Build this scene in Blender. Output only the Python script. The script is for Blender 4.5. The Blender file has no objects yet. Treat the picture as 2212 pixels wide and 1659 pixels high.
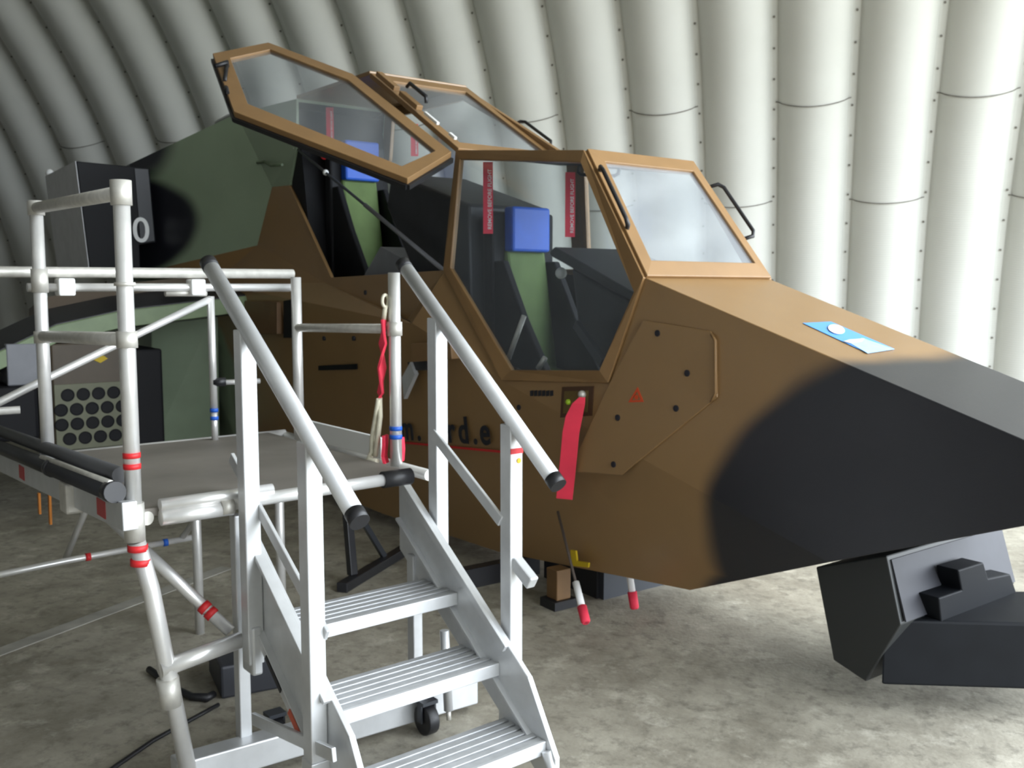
import bpy, bmesh, math, random
from mathutils import Vector as V, Matrix
S = bpy.context.scene
COL = S.collection
R_ = math.radians

# ------------------------------------------------------------------ camera, daylight, exposure
FOCAL, CX, CY, EYE, PITCH = 2036.0, 1106.0, 829.5, 1.8, 0.0992
cd = bpy.data.cameras.new('camera')
cam = bpy.data.objects.new('camera', cd)
COL.objects.link(cam)
cam.location = (0, 0, EYE)
cam.rotation_euler = (math.pi / 2 - PITCH, 0, 0)
cd.sensor_width = 36.0
cd.lens = 36.0 * FOCAL / 2212.0
cd.clip_end = 300
cd.dof.use_dof = True
cd.dof.focus_distance = 1.2
cd.dof.aperture_fstop = 15.0
S.camera = cam

world = bpy.data.worlds.new('overcast_sky')
S.world = world
world.use_nodes = True
bgn = world.node_tree.nodes['Background']
bgn.inputs[0].default_value = (0.86, 0.93, 1.0, 1)
bgn.inputs[1].default_value = 11.0

AXA = 0.3095                                   # the shelter runs along this axis
AX = V((math.cos(AXA), -math.sin(AXA), 0))
NN = V((math.sin(AXA), math.cos(AXA), 0))
VD, VR, VP_, VOFF = 12.0, 7.42, 0.808, -8.55   # distance of the far foot, radius, corrugation pitch, phase
K_OPEN, K_SHUT = 17, -12                       # open end (right) and closed end (left), in corrugations
END_OPEN = K_OPEN * VP_ + VOFF
ld = bpy.data.lights.new('doorway_daylight', 'AREA')
ld.shape = 'RECTANGLE'
ld.size, ld.size_y = 2 * VR, VR
ld.cycles.is_portal = True
lo = bpy.data.objects.new('doorway_daylight', ld)
COL.objects.link(lo)
lo.location = AX * (END_OPEN + 0.05) + NN * (VD - VR) + V((0, 0, VR / 2))
lo.rotation_euler = (-AX).to_track_quat('-Z', 'Y').to_euler()

S.view_settings.view_transform = 'Standard'
S.view_settings.look = 'None'
S.view_settings.gamma = 1.0
S.view_settings.exposure = 0.0
S.cycles.max_bounces = 10
S.cycles.diffuse_bounces = 6
S.cycles.transparent_max_bounces = 16
S.cycles.use_denoising = True

# ------------------------------------------------------------------ measuring helpers
FW = V((0, math.cos(PITCH), -math.sin(PITCH)))
UP = V((0, math.sin(PITCH), math.cos(PITCH)))
RT = V((1, 0, 0))
EYEP = V((0, 0, EYE))
def ray(px, py): return FW + RT * ((px - CX) / FOCAL) - UP * ((py - CY) / FOCAL)
def onz(px, py, z):
    d = ray(px, py); return EYEP + d * ((z - EYE) / d.z)
def onpl(px, py, p0, n):
    d = ray(px, py); return EYEP + d * ((V(p0) - EYEP).dot(n) / d.dot(n))

class Frame:
    """a local frame standing on the floor: x, y horizontal, z up"""
    def __init__(s, origin, ang):
        s.o = V(origin); s.a = ang
        s.x = V((math.cos(ang), math.sin(ang), 0)); s.y = V((-math.sin(ang), math.cos(ang), 0))
    def loc(s, p):
        d = p - s.o; return V((d.dot(s.x), d.dot(s.y), d.z))
    def atx(s, px, py, x): return s.loc(onpl(px, py, s.o + s.x * x, s.x))
    def aty(s, px, py, y): return s.loc(onpl(px, py, s.o + s.y * y, s.y))
    def atz(s, px, py, z): return s.loc(onz(px, py, z))
    def atplane(s, px, py, p0, n):
        nw = s.x * n[0] + s.y * n[1] + V((0, 0, n[2]))
        return s.loc(onpl(px, py, s.o + s.x * p0[0] + s.y * p0[1] + V((0, 0, p0[2])), nw))
    def w(s, p): return s.o + s.x * p[0] + s.y * p[1] + V((0, 0, p[2]))

# ------------------------------------------------------------------ materials
MATS = {}
def mat(name, col, rough=0.5, metal=0.0, noise=0.0, nscale=8.0, spec=0.5, bump=0.0, emit=None):
    if name in MATS: return MATS[name]
    m = bpy.data.materials.new(name); m.use_nodes = True
    nt = m.node_tree; b = nt.nodes['Principled BSDF']
    b.inputs['Base Color'].default_value = (*col, 1)
    b.inputs['Roughness'].default_value = rough
    b.inputs['Metallic'].default_value = metal
    b.inputs['Specular IOR Level'].default_value = spec
    tc = nt.nodes.new('ShaderNodeTexCoord')
    n = nt.nodes.new('ShaderNodeTexNoise'); n.inputs['Scale'].default_value = nscale; n.inputs['Detail'].default_value = 4
    nt.links.new(tc.outputs['Object'], n.inputs['Vector'])
    if noise > 0:
        mx = nt.nodes.new('ShaderNodeMixRGB'); mx.blend_type = 'MULTIPLY'; mx.inputs[0].default_value = 1
        mx.inputs[1].default_value = (*col, 1)
        mr = nt.nodes.new('ShaderNodeMapRange')
        mr.inputs[1].default_value = 0.3; mr.inputs[2].default_value = 0.7
        mr.inputs[3].default_value = 1 - noise; mr.inputs[4].default_value = 1 + noise * 0.4
        nt.links.new(n.outputs['Fac'], mr.inputs[0]); nt.links.new(mr.outputs[0], mx.inputs[2])
        nt.links.new(mx.outputs[0], b.inputs['Base Color'])
    if bump > 0:
        bp = nt.nodes.new('ShaderNodeBump'); bp.inputs['Strength'].default_value = bump; bp.inputs['Distance'].default_value = 0.01
        nt.links.new(n.outputs['Fac'], bp.inputs['Height']); nt.links.new(bp.outputs[0], b.inputs['Normal'])
    MATS[name] = m
    return m

BROWN = (0.285, 0.168, 0.070)
GREEN = (0.27, 0.34, 0.23)
BLACK = (0.012, 0.012, 0.017)

def camo_material(name='camouflage_paint', upper_green=False):
    """sprayed three-colour camouflage: soft-edged ellipses in the hull's own x, z"""
    m = bpy.data.materials.new(name); m.use_nodes = True
    nt = m.node_tree; N = nt.nodes; Lk = nt.links
    b = N['Principled BSDF']
    tc = N.new('ShaderNodeTexCoord'); sep = N.new('ShaderNodeSeparateXYZ')
    Lk.new(tc.outputs['Object'], sep.inputs[0])
    def math_(op, a, c=None):
        n = N.new('ShaderNodeMath'); n.operation = op
        for i, v in enumerate((a, c)):
            if v is None: continue
            if hasattr(v, 'links'): Lk.new(v, n.inputs[i])
            else: n.inputs[i].default_value = v
        return n.outputs[0]
    ns = N.new('ShaderNodeTexNoise'); ns.inputs['Scale'].default_value = 1.6; ns.inputs['Detail'].default_value = 1
    Lk.new(tc.outputs['Object'], ns.inputs['Vector'])
    wob = math_('MULTIPLY', math_('SUBTRACT', ns.outputs['Fac'], 0.5), 0.12)
    def ell(cx, cz, a, h, soft=0.06):
        dx = math_('DIVIDE', math_('SUBTRACT', sep.outputs['X'], cx), a)
        dz = math_('DIVIDE', math_('SUBTRACT', sep.outputs['Z'], cz), h)
        r = math_('SQRT', math_('ADD', math_('MULTIPLY', dx, dx), math_('MULTIPLY', dz, dz)))
        r = math_('ADD', r, wob)
        mr = N.new('ShaderNodeMapRange'); mr.interpolation_type = 'SMOOTHSTEP'
        mr.inputs[1].default_value = 1 - soft; mr.inputs[2].default_value = 1 + soft
        mr.inputs[3].default_value = 1; mr.inputs[4].default_value = 0
        Lk.new(r, mr.inputs[0]); return mr.outputs[0]
    def mix(fac, c1, c2):
        x = N.new('ShaderNodeMixRGB'); Lk.new(fac, x.inputs[0])
        for i, v in ((1, c1), (2, c2)):
            if hasattr(v, 'links'): Lk.new(v, x.inputs[i])
            else: x.inputs[i].default_value = (*v, 1)
        return x.outputs[0]
    c = mix(ell(-9.0, 0.6, 3.75, 1.6, 0.03), GREEN if upper_green else BROWN, GREEN)
    blk = math_('MAXIMUM', ell(2.05, 0.62, 1.63, 1.10, 0.045), ell(1.25, 0.28, 0.93, 0.36, 0.06))
    blk = math_('MAXIMUM', blk, ell(-6.85, 2.45, 1.12, 0.50, 0.10))
    blk = math_('MAXIMUM', blk, ell(-6.5, 3.25, 0.45, 0.35, 0.35))
    c = mix(blk, c, BLACK)
    n2 = N.new('ShaderNodeTexNoise'); n2.inputs['Scale'].default_value = 3; n2.inputs['Detail'].default_value = 5
    Lk.new(tc.outputs['Object'], n2.inputs['Vector'])
    mr = N.new('ShaderNodeMapRange'); mr.inputs[3].default_value = 0.88; mr.inputs[4].default_value = 1.1
    Lk.new(n2.outputs['Fac'], mr.inputs[0])
    x = N.new('ShaderNodeMixRGB'); x.blend_type = 'MULTIPLY'; x.inputs[0].default_value = 1
    Lk.new(c, x.inputs[1]); Lk.new(mr.outputs[0], x.inputs[2])
    Lk.new(x.outputs[0], b.inputs['Base Color'])
    b.inputs['Roughness'].default_value = 0.34
    b.inputs['Specular IOR Level'].default_value = 0.65
    n3 = N.new('ShaderNodeTexNoise'); n3.inputs['Scale'].default_value = 160
    Lk.new(tc.outputs['Object'], n3.inputs['Vector'])
    bp = N.new('ShaderNodeBump'); bp.inputs['Strength'].default_value = 0.12; bp.inputs['Distance'].default_value = 0.004
    Lk.new(n3.outputs['Fac'], bp.inputs['Height']); Lk.new(bp.outputs[0], b.inputs['Normal'])
    return m

def glass_material(name, haze, refl=0.045, tint=(0.94, 0.96, 0.97)):
    m = bpy.data.materials.new(name); m.use_nodes = True
    nt = m.node_tree; N = nt.nodes; Lk = nt.links; N.clear()
    o = N.new('ShaderNodeOutputMaterial')
    t = N.new('ShaderNodeBsdfTransparent'); t.inputs[0].default_value = (*tint, 1)
    g = N.new('ShaderNodeBsdfGlossy'); g.inputs['Roughness'].default_value = 0.12; g.inputs[0].default_value = (0.9, 0.93, 1, 1)
    d = N.new('ShaderNodeBsdfDiffuse'); d.inputs[0].default_value = (0.55, 0.58, 0.62, 1)  # pale diffuse share stands in for whitish reflected sky
    lw = N.new('ShaderNodeLayerWeight'); lw.inputs[0].default_value = 0.5
    pw = N.new('ShaderNodeMath'); pw.operation = 'POWER'; pw.inputs[1].default_value = 5; Lk.new(lw.outputs['Facing'], pw.inputs[0])
    f = N.new('ShaderNodeMapRange'); f.inputs[3].default_value = refl; f.inputs[4].default_value = 0.9; Lk.new(pw.outputs[0], f.inputs[0])
    tc = N.new('ShaderNodeTexCoord'); ns = N.new('ShaderNodeTexNoise'); ns.inputs['Scale'].default_value = 5
    Lk.new(tc.outputs['Object'], ns.inputs['Vector'])
    mr = N.new('ShaderNodeMapRange'); mr.inputs[3].default_value = haze * 0.6; mr.inputs[4].default_value = haze * 1.4
    Lk.new(ns.outputs['Fac'], mr.inputs[0])
    m1 = N.new('ShaderNodeMixShader'); Lk.new(mr.outputs[0], m1.inputs[0]); Lk.new(t.outputs[0], m1.inputs[1]); Lk.new(d.outputs[0], m1.inputs[2])
    m2 = N.new('ShaderNodeMixShader'); Lk.new(f.outputs[0], m2.inputs[0]); Lk.new(m1.outputs[0], m2.inputs[1]); Lk.new(g.outputs[0], m2.inputs[2])
    Lk.new(m2.outputs[0], o.inputs[0])
    return m

CAMO = camo_material()
CAMO_GREEN = camo_material('camouflage_green', True)
GLASS = glass_material('side_glass', 0.04)
GLASS_FRONT = glass_material('windscreen_glass', 0.22, 0.16)
GLASS_DOOR = glass_material('door_glass', 0.08, 0.05)
brown = mat('brown_paint', (0.25, 0.142, 0.056), 0.45, noise=0.12, nscale=5)
black_in = mat('cockpit_black', (0.012, 0.012, 0.014), 0.6, noise=0.2, nscale=4, spec=0.2)
black_panel = mat('panel_black', (0.028, 0.029, 0.034), 0.5, noise=0.25, nscale=6)
black_rub = mat('black_rubber', (0.012, 0.012, 0.014), 0.45)
black_paint = mat('black_paint', (0.018, 0.018, 0.021), 0.4, noise=0.15)
green_seat = mat('green_seat_cloth', (0.12, 0.18, 0.06), 0.8, noise=0.15)
green_p = mat('green_paint', (0.105, 0.145, 0.080), 0.5, noise=0.12, nscale=3)
blue_pad = mat('blue_vinyl', (0.012, 0.10, 0.55), 0.5, noise=0.12)
alu = mat('brushed_aluminium', (0.66, 0.67, 0.68), 0.42, 0.5, noise=0.08, nscale=14)
alu_tread = mat('tread_aluminium', (0.52, 0.53, 0.54), 0.45, 0.4, noise=0.12, nscale=20)
tube_alu = mat('tube_aluminium', (0.80, 0.79, 0.77), 0.35, 0.6, noise=0.1, nscale=12)
cast_alu = mat('cast_fitting', (0.62, 0.60, 0.55), 0.5, 0.5, noise=0.15, nscale=25)
ply = mat('platform_plywood', (0.20, 0.18, 0.155), 0.6, noise=0.25, nscale=3)
red = mat('red_tape', (0.62, 0.02, 0.025), 0.5)
red_cloth = mat('red_cloth', (0.85, 0.04, 0.085), 0.7, noise=0.12)
blue = mat('blue_tape', (0.01, 0.10, 0.50), 0.5)
white = mat('white_plastic', (0.80, 0.80, 0.78), 0.5)
cream = mat('cream_rope', (0.66, 0.62, 0.48), 0.8, noise=0.15, nscale=30)
yellow = mat('yellow_plastic', (0.72, 0.42, 0.01), 0.5)
yellow_mark = mat('yellow_paint', (0.60, 0.42, 0.01), 0.6)
orange = mat('orange_strap', (0.50, 0.17, 0.02), 0.7)
orange_mark = mat('orange_mark', (0.62, 0.07, 0.015), 0.6)
grey_p = mat('grey_paint', (0.22, 0.225, 0.25), 0.45, noise=0.1)
screw_m = mat('dark_screw', (0.012, 0.012, 0.02), 0.5)
text_m = mat('dark_lettering', (0.012, 0.013, 0.02), 0.6)
sky_blue = mat('decal_blue', (0.10, 0.32, 0.75), 0.5)
pale_blue = mat('decal_pale_blue', (0.38, 0.60, 0.88), 0.5, noise=0.15, nscale=30)
pale_grey = mat('decal_pale_grey', (0.55, 0.55, 0.55), 0.5)
white_p = mat('white_paint', (0.85, 0.85, 0.85), 0.5)
wood = mat('brown_block', (0.16, 0.085, 0.03), 0.6, noise=0.2)
steel_dark = mat('dark_steel', (0.06, 0.065, 0.075), 0.4, 0.4)
lime = mat('lime_plastic', (0.35, 0.55, 0.02), 0.5)

# ------------------------------------------------------------------ mesh builder
class MB:
    def __init__(s): s.v = []; s.f = []; s.sm = []
    def add(s, vs, fs, smooth=False):
        n = len(s.v); s.v += [tuple(p) for p in vs]
        for f in fs: s.f.append(tuple(i + n for i in f)); s.sm.append(smooth)
        return s
    def box(s, lo, hi):
        (a, b, c), (d, e, f) = lo, hi
        return s.add([(a,b,c),(d,b,c),(d,e,c),(a,e,c),(a,b,f),(d,b,f),(d,e,f),(a,e,f)],
                     [(0,3,2,1),(4,5,6,7),(0,1,5,4),(1,2,6,5),(2,3,7,6),(3,0,4,7)])
    def bar(s, p, q, w, h, up=(0, 0, 1)):
        """rectangular bar from p to q: w across, h along up"""
        p, q = V(p), V(q); d = (q - p).normalized(); u = V(up)
        sd = d.cross(u)
        if sd.length < 1e-4: sd = d.cross(V((1, 0, 0)))
        sd.normalize(); u = sd.cross(d).normalized()
        vs = [c + sd * (w / 2 * i) + u * (h / 2 * j) for c in (p, q) for i, j in ((-1,-1),(1,-1),(1,1),(-1,1))]
        return s.add(vs, [(3,2,1,0),(4,5,6,7),(0,1,5,4),(1,2,6,5),(2,3,7,6),(3,0,4,7)])
    def tube(s, pts, r, seg=16, caps=True, flat=None):
        pts = [V(p) for p in pts]; n = len(pts); dirs = []
        for i in range(n):
            a = pts[max(i - 1, 0)]; b = pts[min(i + 1, n - 1)]; dirs.append((b - a).normalized())
        u = dirs[0].orthogonal().normalized(); vs = []
        for i in range(n):
            d = dirs[i]; u = (u - d * u.dot(d)).normalized(); w = d.cross(u)
            k = r[i] if isinstance(r, (list, tuple)) else r
            if 0 < i < n - 1:
                c = (pts[i] - pts[i-1]).normalized().dot((pts[i+1] - pts[i]).normalized())
                k = k / max(0.5, math.sqrt((1 + c) / 2))
            for j in range(seg):
                a = 2 * math.pi * j / seg; vs.append(pts[i] + (u * math.cos(a) + w * math.sin(a)) * k)
        fs = [(i*seg+j, i*seg+(j+1) % seg, (i+1)*seg+(j+1) % seg, (i+1)*seg+j) for i in range(n-1) for j in range(seg)]
        s.add(vs, fs, True)
        if caps:
            b = len(s.v) - n * seg
            s.f.append(tuple(b + j for j in range(seg))[::-1]); s.sm.append(False)
            s.f.append(tuple(b + (n-1)*seg + j for j in range(seg))); s.sm.append(False)
        return s
    def prism(s, poly, vec):
        poly = [V(p) for p in poly]; vec = V(vec); n = len(poly)
        return s.add(poly + [p + vec for p in poly], [tuple(range(n))[::-1], tuple(range(n, 2*n))] +
                     [(i, (i+1) % n, n+(i+1) % n, n+i) for i in range(n)])
    def ring(s, c, axis, R, r, seg=24, sub=8):
        c = V(c); ax = V(axis).normalized(); u = ax.orthogonal().normalized(); w = ax.cross(u); vs = []
        for i in range(seg):
            a = 2*math.pi*i/seg; d = u*math.cos(a)+w*math.sin(a)
            for j in range(sub):
                b = 2*math.pi*j/sub; vs.append(c + d*(R + r*math.cos(b)) + ax*(r*math.sin(b)))
        return s.add(vs, [(i*sub+j, ((i+1) % seg)*sub+j, ((i+1) % seg)*sub+(j+1) % sub, i*sub+(j+1) % sub) for i in range(seg) for j in range(sub)], True)
    def ball(s, c, r, n=10):
        c = V(c); vs = []; fs = []
        for i in range(n+1):
            t = math.pi*i/n
            for j in range(2*n):
                a = math.pi*j/n; vs.append(c + V((math.sin(t)*math.cos(a), math.sin(t)*math.sin(a), math.cos(t)))*r)
        for i in range(n):
            for j in range(2*n): fs.append((i*2*n+j, (i+1)*2*n+j, (i+1)*2*n+(j+1) % (2*n), i*2*n+(j+1) % (2*n)))
        return s.add(vs, fs, True)
    def build(s, name, m, parent=None, frame=None, bevel=0.0, solid=0.0, offset=0.0, m2=None, fix=False):
        me = bpy.data.meshes.new(name); me.from_pydata(s.v, [], s.f)
        for p, k in zip(me.polygons, s.sm): p.use_smooth = k
        if fix:
            bm = bmesh.new(); bm.from_mesh(me); bmesh.ops.remove_doubles(bm, verts=bm.verts, dist=1e-4)
            bmesh.ops.recalc_face_normals(bm, faces=bm.faces); bm.to_mesh(me); bm.free()
        me.materials.append(m)
        if m2: me.materials.append(m2)
        o = bpy.data.objects.new(name, me); COL.objects.link(o)
        if parent is not None: o.parent = parent
        elif frame is not None:
            o.location = frame.o; o.rotation_euler = (0, 0, frame.a)
        if solid:
            md = o.modifiers.new('thick', 'SOLIDIFY'); md.thickness = solid; md.offset = offset
            if m2: md.material_offset = 1; md.material_offset_rim = 0
        if bevel:
            md = o.modifiers.new('edge', 'BEVEL'); md.width = bevel; md.segments = 2; md.limit_method = 'ANGLE'; md.angle_limit = R_(40)
        return o

def tag(o, label=None, cat=None, group=None, kind=None):
    for k, v in (('label', label), ('category', cat), ('group', group), ('kind', kind)):
        if v: o[k] = v
    return o
def thing(name, frame, label, cat, group=None):
    o = bpy.data.objects.new(name, None); COL.objects.link(o); o.empty_display_size = 0.2
    o.location = frame.o; o.rotation_euler = (0, 0, frame.a)
    return tag(o, label, cat, group)
def inset(poly, d):
    """shrink a roughly flat polygon of 3-D points by d"""
    c = sum((V(p) for p in poly), V((0, 0, 0))) / len(poly); n = V((0, 0, 0))
    for i in range(len(poly)): n += (V(poly[i]) - c).cross(V(poly[(i+1) % len(poly)]) - c)
    n.normalize(); out = []
    for i in range(len(poly)):
        a, b, e = V(poly[i-1]), V(poly[i]), V(poly[(i+1) % len(poly)])
        d1 = (b - a).normalized(); d2 = (e - b).normalized()
        n1 = n.cross(d1); n2 = n.cross(d2); h = (n1 + n2).normalized()
        out.append(b + h * (d / max(0.35, h.dot(n1))))
    return out
def frame_ring(outer, inner):
    m = MB(); n = len(outer)
    return m.add(list(outer) + list(inner), [(i, (i+1) % n, n+(i+1) % n, n+i) for i in range(n)])
def letters(body, name, m, parent, origin, xdir, ydir, height, step, bold=0.0):
    d = V(xdir).normalized(); k = 0.0
    for ch in body:
        if ch != ' ': text_mesh(ch, name, m, parent, V(origin) + d * (height * k), xdir, ydir, height, bold)
        k += {'m': .86, 'd': .62, 'e': .6, '.': .30, ' ': .34}.get(ch, .50) * step
def text_mesh(body, name, m, parent, origin, xdir, ydir, height, bold=0.0, depth=0.002):
    cu = bpy.data.curves.new(name, 'FONT'); cu.body = body; cu.size = 1.0; cu.offset = bold; cu.extrude = depth / height
    t = bpy.data.objects.new(name, cu); COL.objects.link(t)
    dg = bpy.context.evaluated_depsgraph_get(); dg.update()
    me = bpy.data.meshes.new_from_object(t.evaluated_get(dg)); bpy.data.objects.remove(t)
    x = V(xdir).normalized(); z = x.cross(V(ydir)).normalized(); y = z.cross(x)
    me.transform(Matrix(((x.x, y.x, z.x, origin[0]), (x.y, y.y, z.y, origin[1]), (x.z, y.z, z.z, origin[2]), (0, 0, 0, 1))) @ Matrix.Diagonal((height, height, height, 1)))
    me.materials.clear(); me.materials.append(m)
    o = bpy.data.objects.new(name, me); COL.objects.link(o); o.parent = parent
    return o

# ================================================================== THE SHELTER
def concrete():
    m = bpy.data.materials.new('concrete_floor'); m.use_nodes = True
    nt = m.node_tree; N = nt.nodes; Lk = nt.links; b = N['Principled BSDF']
    tc = N.new('ShaderNodeTexCoord')
    def noise(scale, det, rough=0.6):
        n = N.new('ShaderNodeTexNoise'); n.inputs['Scale'].default_value = scale; n.inputs['Detail'].default_value = det; n.inputs['Roughness'].default_value = rough
        Lk.new(tc.outputs['Object'], n.inputs['Vector']); return n.outputs['Fac']
    def mixc(fac, a, c, lo, hi):
        mr = N.new('ShaderNodeMapRange'); mr.inputs[1].default_value = lo; mr.inputs[2].default_value = hi
        Lk.new(fac, mr.inputs[0]); x = N.new('ShaderNodeMixRGB'); Lk.new(mr.outputs[0], x.inputs[0])
        for i, v in ((1, a), (2, c)):
            if hasattr(v, 'links'): Lk.new(v, x.inputs[i])
            else: x.inputs[i].default_value = (*v, 1)
        return x.outputs[0]
    c = mixc(noise(1.6, 8, 0.7), (0.225, 0.203, 0.158), (0.43, 0.40, 0.325), 0.36, 0.64)
    c = mixc(noise(11, 6, 0.7), c, (0.16, 0.146, 0.115), 0.50, 0.72)
    c = mixc(noise(4.2, 7, 0.72), c, (0.62, 0.585, 0.49), 0.54, 0.78)
    Lk.new(c, b.inputs['Base Color']); b.inputs['Roughness'].default_value = 0.62
    bp = N.new('ShaderNodeBump'); bp.inputs['Strength'].default_value = 0.25; bp.inputs['Distance'].default_value = 0.01
    Lk.new(noise(40, 4), bp.inputs['Height']); Lk.new(bp.outputs[0], b.inputs['Normal'])
    return m
SF = Frame(NN * (VD - VR), -AXA)               # shelter frame: x along the axis, y across
fl = MB(); fl.box((-14 * VP_ + VOFF, -8.4, -0.2), (45, 8.4, 0.0)); fl.box((END_OPEN + 0.3, -40, -0.21), (60, 40, -0.012))
tag(fl.build('floor', concrete(), frame=SF), kind='structure')

def painted_steel():
    m = bpy.data.materials.new('painted_corrugated_steel'); m.use_nodes = True
    nt = m.node_tree; N = nt.nodes; Lk = nt.links; b = N['Principled BSDF']
    uv = N.new('ShaderNodeUVMap'); uv.uv_map = 'arc'
    w = N.new('ShaderNodeTexWave'); w.bands_direction = 'Y'; w.inputs['Scale'].default_value = 12.0
    Lk.new(uv.outputs[0], w.inputs['Vector'])
    tc = N.new('ShaderNodeTexCoord'); n = N.new('ShaderNodeTexNoise'); n.inputs['Scale'].default_value = 0.9; n.inputs['Detail'].default_value = 5
    Lk.new(tc.outputs['Object'], n.inputs['Vector'])
    x = N.new('ShaderNodeMixRGB'); x.inputs[1].default_value = (0.45, 0.455, 0.42, 1); x.inputs[2].default_value = (0.56, 0.565, 0.535, 1)
    Lk.new(n.outputs['Fac'], x.inputs[0]); Lk.new(x.outputs[0], b.inputs['Base Color'])
    b.inputs['Roughness'].default_value = 0.42
    bp = N.new('ShaderNodeBump'); bp.inputs['Strength'].default_value = 0.10; bp.inputs['Distance'].default_value = 0.006
    Lk.new(w.outputs['Fac'], bp.inputs['Height']); Lk.new(bp.outputs[0], b.inputs['Normal'])
    return m
STEEL = painted_steel()
BULGE = 0.20
def rib_h(u):                                   # inward bulge over one corrugation, u in 0..1 between two grooves
    if u < 0.035 or u > 0.93: return 0.0
    return BULGE * math.sin(math.pi * (u - 0.035) / 0.895) ** 0.62
US = [0, 0.018, 0.035, 0.05, 0.075, 0.11, 0.16, 0.22, 0.30, 0.39, 0.4825, 0.575, 0.665, 0.745, 0.805, 0.855, 0.89, 0.915, 0.93, 0.965]
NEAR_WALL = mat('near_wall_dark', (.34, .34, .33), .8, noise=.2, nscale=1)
def vault(name, t0, t1, nseg, m=None):
    xs = []
    for k in range(K_SHUT, K_OPEN):
        for u in US: xs.append(((k + u) * VP_ + VOFF, rib_h(u)))
    xs.append((END_OPEN, 0.0))
    me = bpy.data.meshes.new(name); vs = []; fs = []; uvs = []
    for i in range(nseg + 1):
        t = t0 + (t1 - t0) * i / nseg
        for x, h in xs:
            r = VR - h; vs.append((x, r * math.cos(t), r * math.sin(t))); uvs.append((x, VR * t))
    n = len(xs)
    for i in range(nseg):
        for j in range(n - 1): fs.append((i*n+j, (i+1)*n+j, (i+1)*n+j+1, i*n+j+1))
    me.from_pydata(vs, [], fs)
    ul = me.uv_layers.new(name='arc')
    for l in me.loops: ul.data[l.index].uv = uvs[l.vertex_index]
    for p in me.polygons: p.use_smooth = True
    me.materials.append(m or STEEL)
    o = bpy.data.objects.new(name, me); COL.objects.link(o); o.location = SF.o; o.rotation_euler = (0, 0, SF.a)
    return tag(o, kind='structure')
vault('wall_far', 0.0, R_(50), 40)
vault('ceiling', R_(50), R_(130), 40)
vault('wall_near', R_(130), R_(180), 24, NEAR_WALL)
ew = MB()
xe = K_SHUT * VP_ + VOFF
ew.prism([(xe, VR * 1.02 * math.cos(math.pi * i / 40), VR * 1.02 * math.sin(math.pi * i / 40)) for i in range(41)], (-0.2, 0, 0))
tag(ew.build('wall_left', mat('end_wall_paint', (0.32, 0.32, 0.31), 0.7, noise=0.15, nscale=2), frame=SF), kind='structure')
# lapped sheet seams and the bolts along the grooves
seam_m = mat('seam_dark_gap', (0.20, 0.19, 0.17), 0.8, noise=0.3, nscale=20)  # dark strip colour of the sheet laps
bolt_m = mat('bolt_heads', (0.18, 0.17, 0.15), 0.6, 0.3)
def theta_at(px, py):
    d = ray(px, py); lo_, hi_ = 1.0, 40.0
    for _ in range(60):
        mid = (lo_ + hi_) / 2; p = SF.loc(EYEP + d * mid)
        if math.hypot(p.y, p.z) < VR - BULGE: lo_ = mid
        else: hi_ = mid
    p = SF.loc(EYEP + d * lo_); return math.atan2(p.z, p.y)
ta, tb = theta_at(1715, 232), theta_at(1890, 440)
num = 0
for k in range(-2, 15):
    t = ta if k % 2 == 0 else tb
    m = MB(); pts = []
    for i in range(25):
        u = 0.0 + 0.965 * i / 24; r = VR - rib_h(u) - 0.004
        pts.append((u, r))
    w = 0.006
    vs = [((k + u) * VP_ + VOFF, (r - dd) * math.cos(t + s_ * w / VR), (r - dd) * math.sin(t + s_ * w / VR)) for u, r in pts for s_, dd in ((-1, 0), (1, 0), (1, 0.006), (-1, 0.006))]
    m.add(vs, [(i*4+a, i*4+(a+1) % 4, (i+1)*4+(a+1) % 4, (i+1)*4+a) for i in range(24) for a in range(4)])
    num += 1
    tag(m.build('trim_%d' % num, seam_m, frame=SF), kind='structure')
m = MB()
for k in range(-6, 16):
    for j in range(34):
        t = R_(2 + j * 2.6); x = (k - 0.02) * VP_ + VOFF; r = VR
        c = V((x, r * math.cos(t), r * math.sin(t))); nrm = V((0, -math.cos(t), -math.sin(t)))
        m.tube([c, c + nrm * 0.012], 0.013, 6)
num += 1
tag(m.build('trim_%d' % num, bolt_m, frame=SF), kind='structure')
# pale joint strip across the floor
j0, j1 = V((-4.2, 1.35, 0)), V((-1.55, 6.75, 0))
m = MB(); m.bar(onz(-300, 1520, 0.001), onz(490, 1226, 0.001), 0.10, 0.006)
num += 1
tag(m.build('trim_%d' % num, mat('pale_joint', (0.40, 0.385, 0.34), 0.7, noise=0.3, nscale=6)), kind='structure')

# ================================================================== THE HELICOPTER MOCK-UP
HA = R_(36.25)
u_ = V((math.cos(HA), math.sin(HA), 0)); v_ = V((-math.sin(HA), math.cos(HA), 0))
HF = Frame(u_ * 3.781 + v_ * 3.392, HA - math.pi / 2)   # x forward to the nose, y to the far side
def tz(z):
    ks = [(0.3, -.39), (1.0, -.53), (1.3, -.56), (1.861, -.475), (2.6, -.42), (4, -.42)]
    if z <= ks[0][0]: return ks[0][1]
    for (a, b), (c, d) in zip(ks, ks[1:]):
        if z <= c: return b + (d - b) * (z - a) / (c - a)
    return -.42
def hp(px, py, t): return HF.aty(px, py, t)
def hs(px, py, out=0.0):
    t = -.45
    for _ in range(30):
        p = hp(px, py, t); t = 0.5 * t + 0.5 * (tz(p.z) - out)
    return p
heli = thing('helicopter_mockup', HF, 'faceted attack helicopter mock-up in brown, green and black camouflage with raised cockpit door', 'helicopter')

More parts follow.
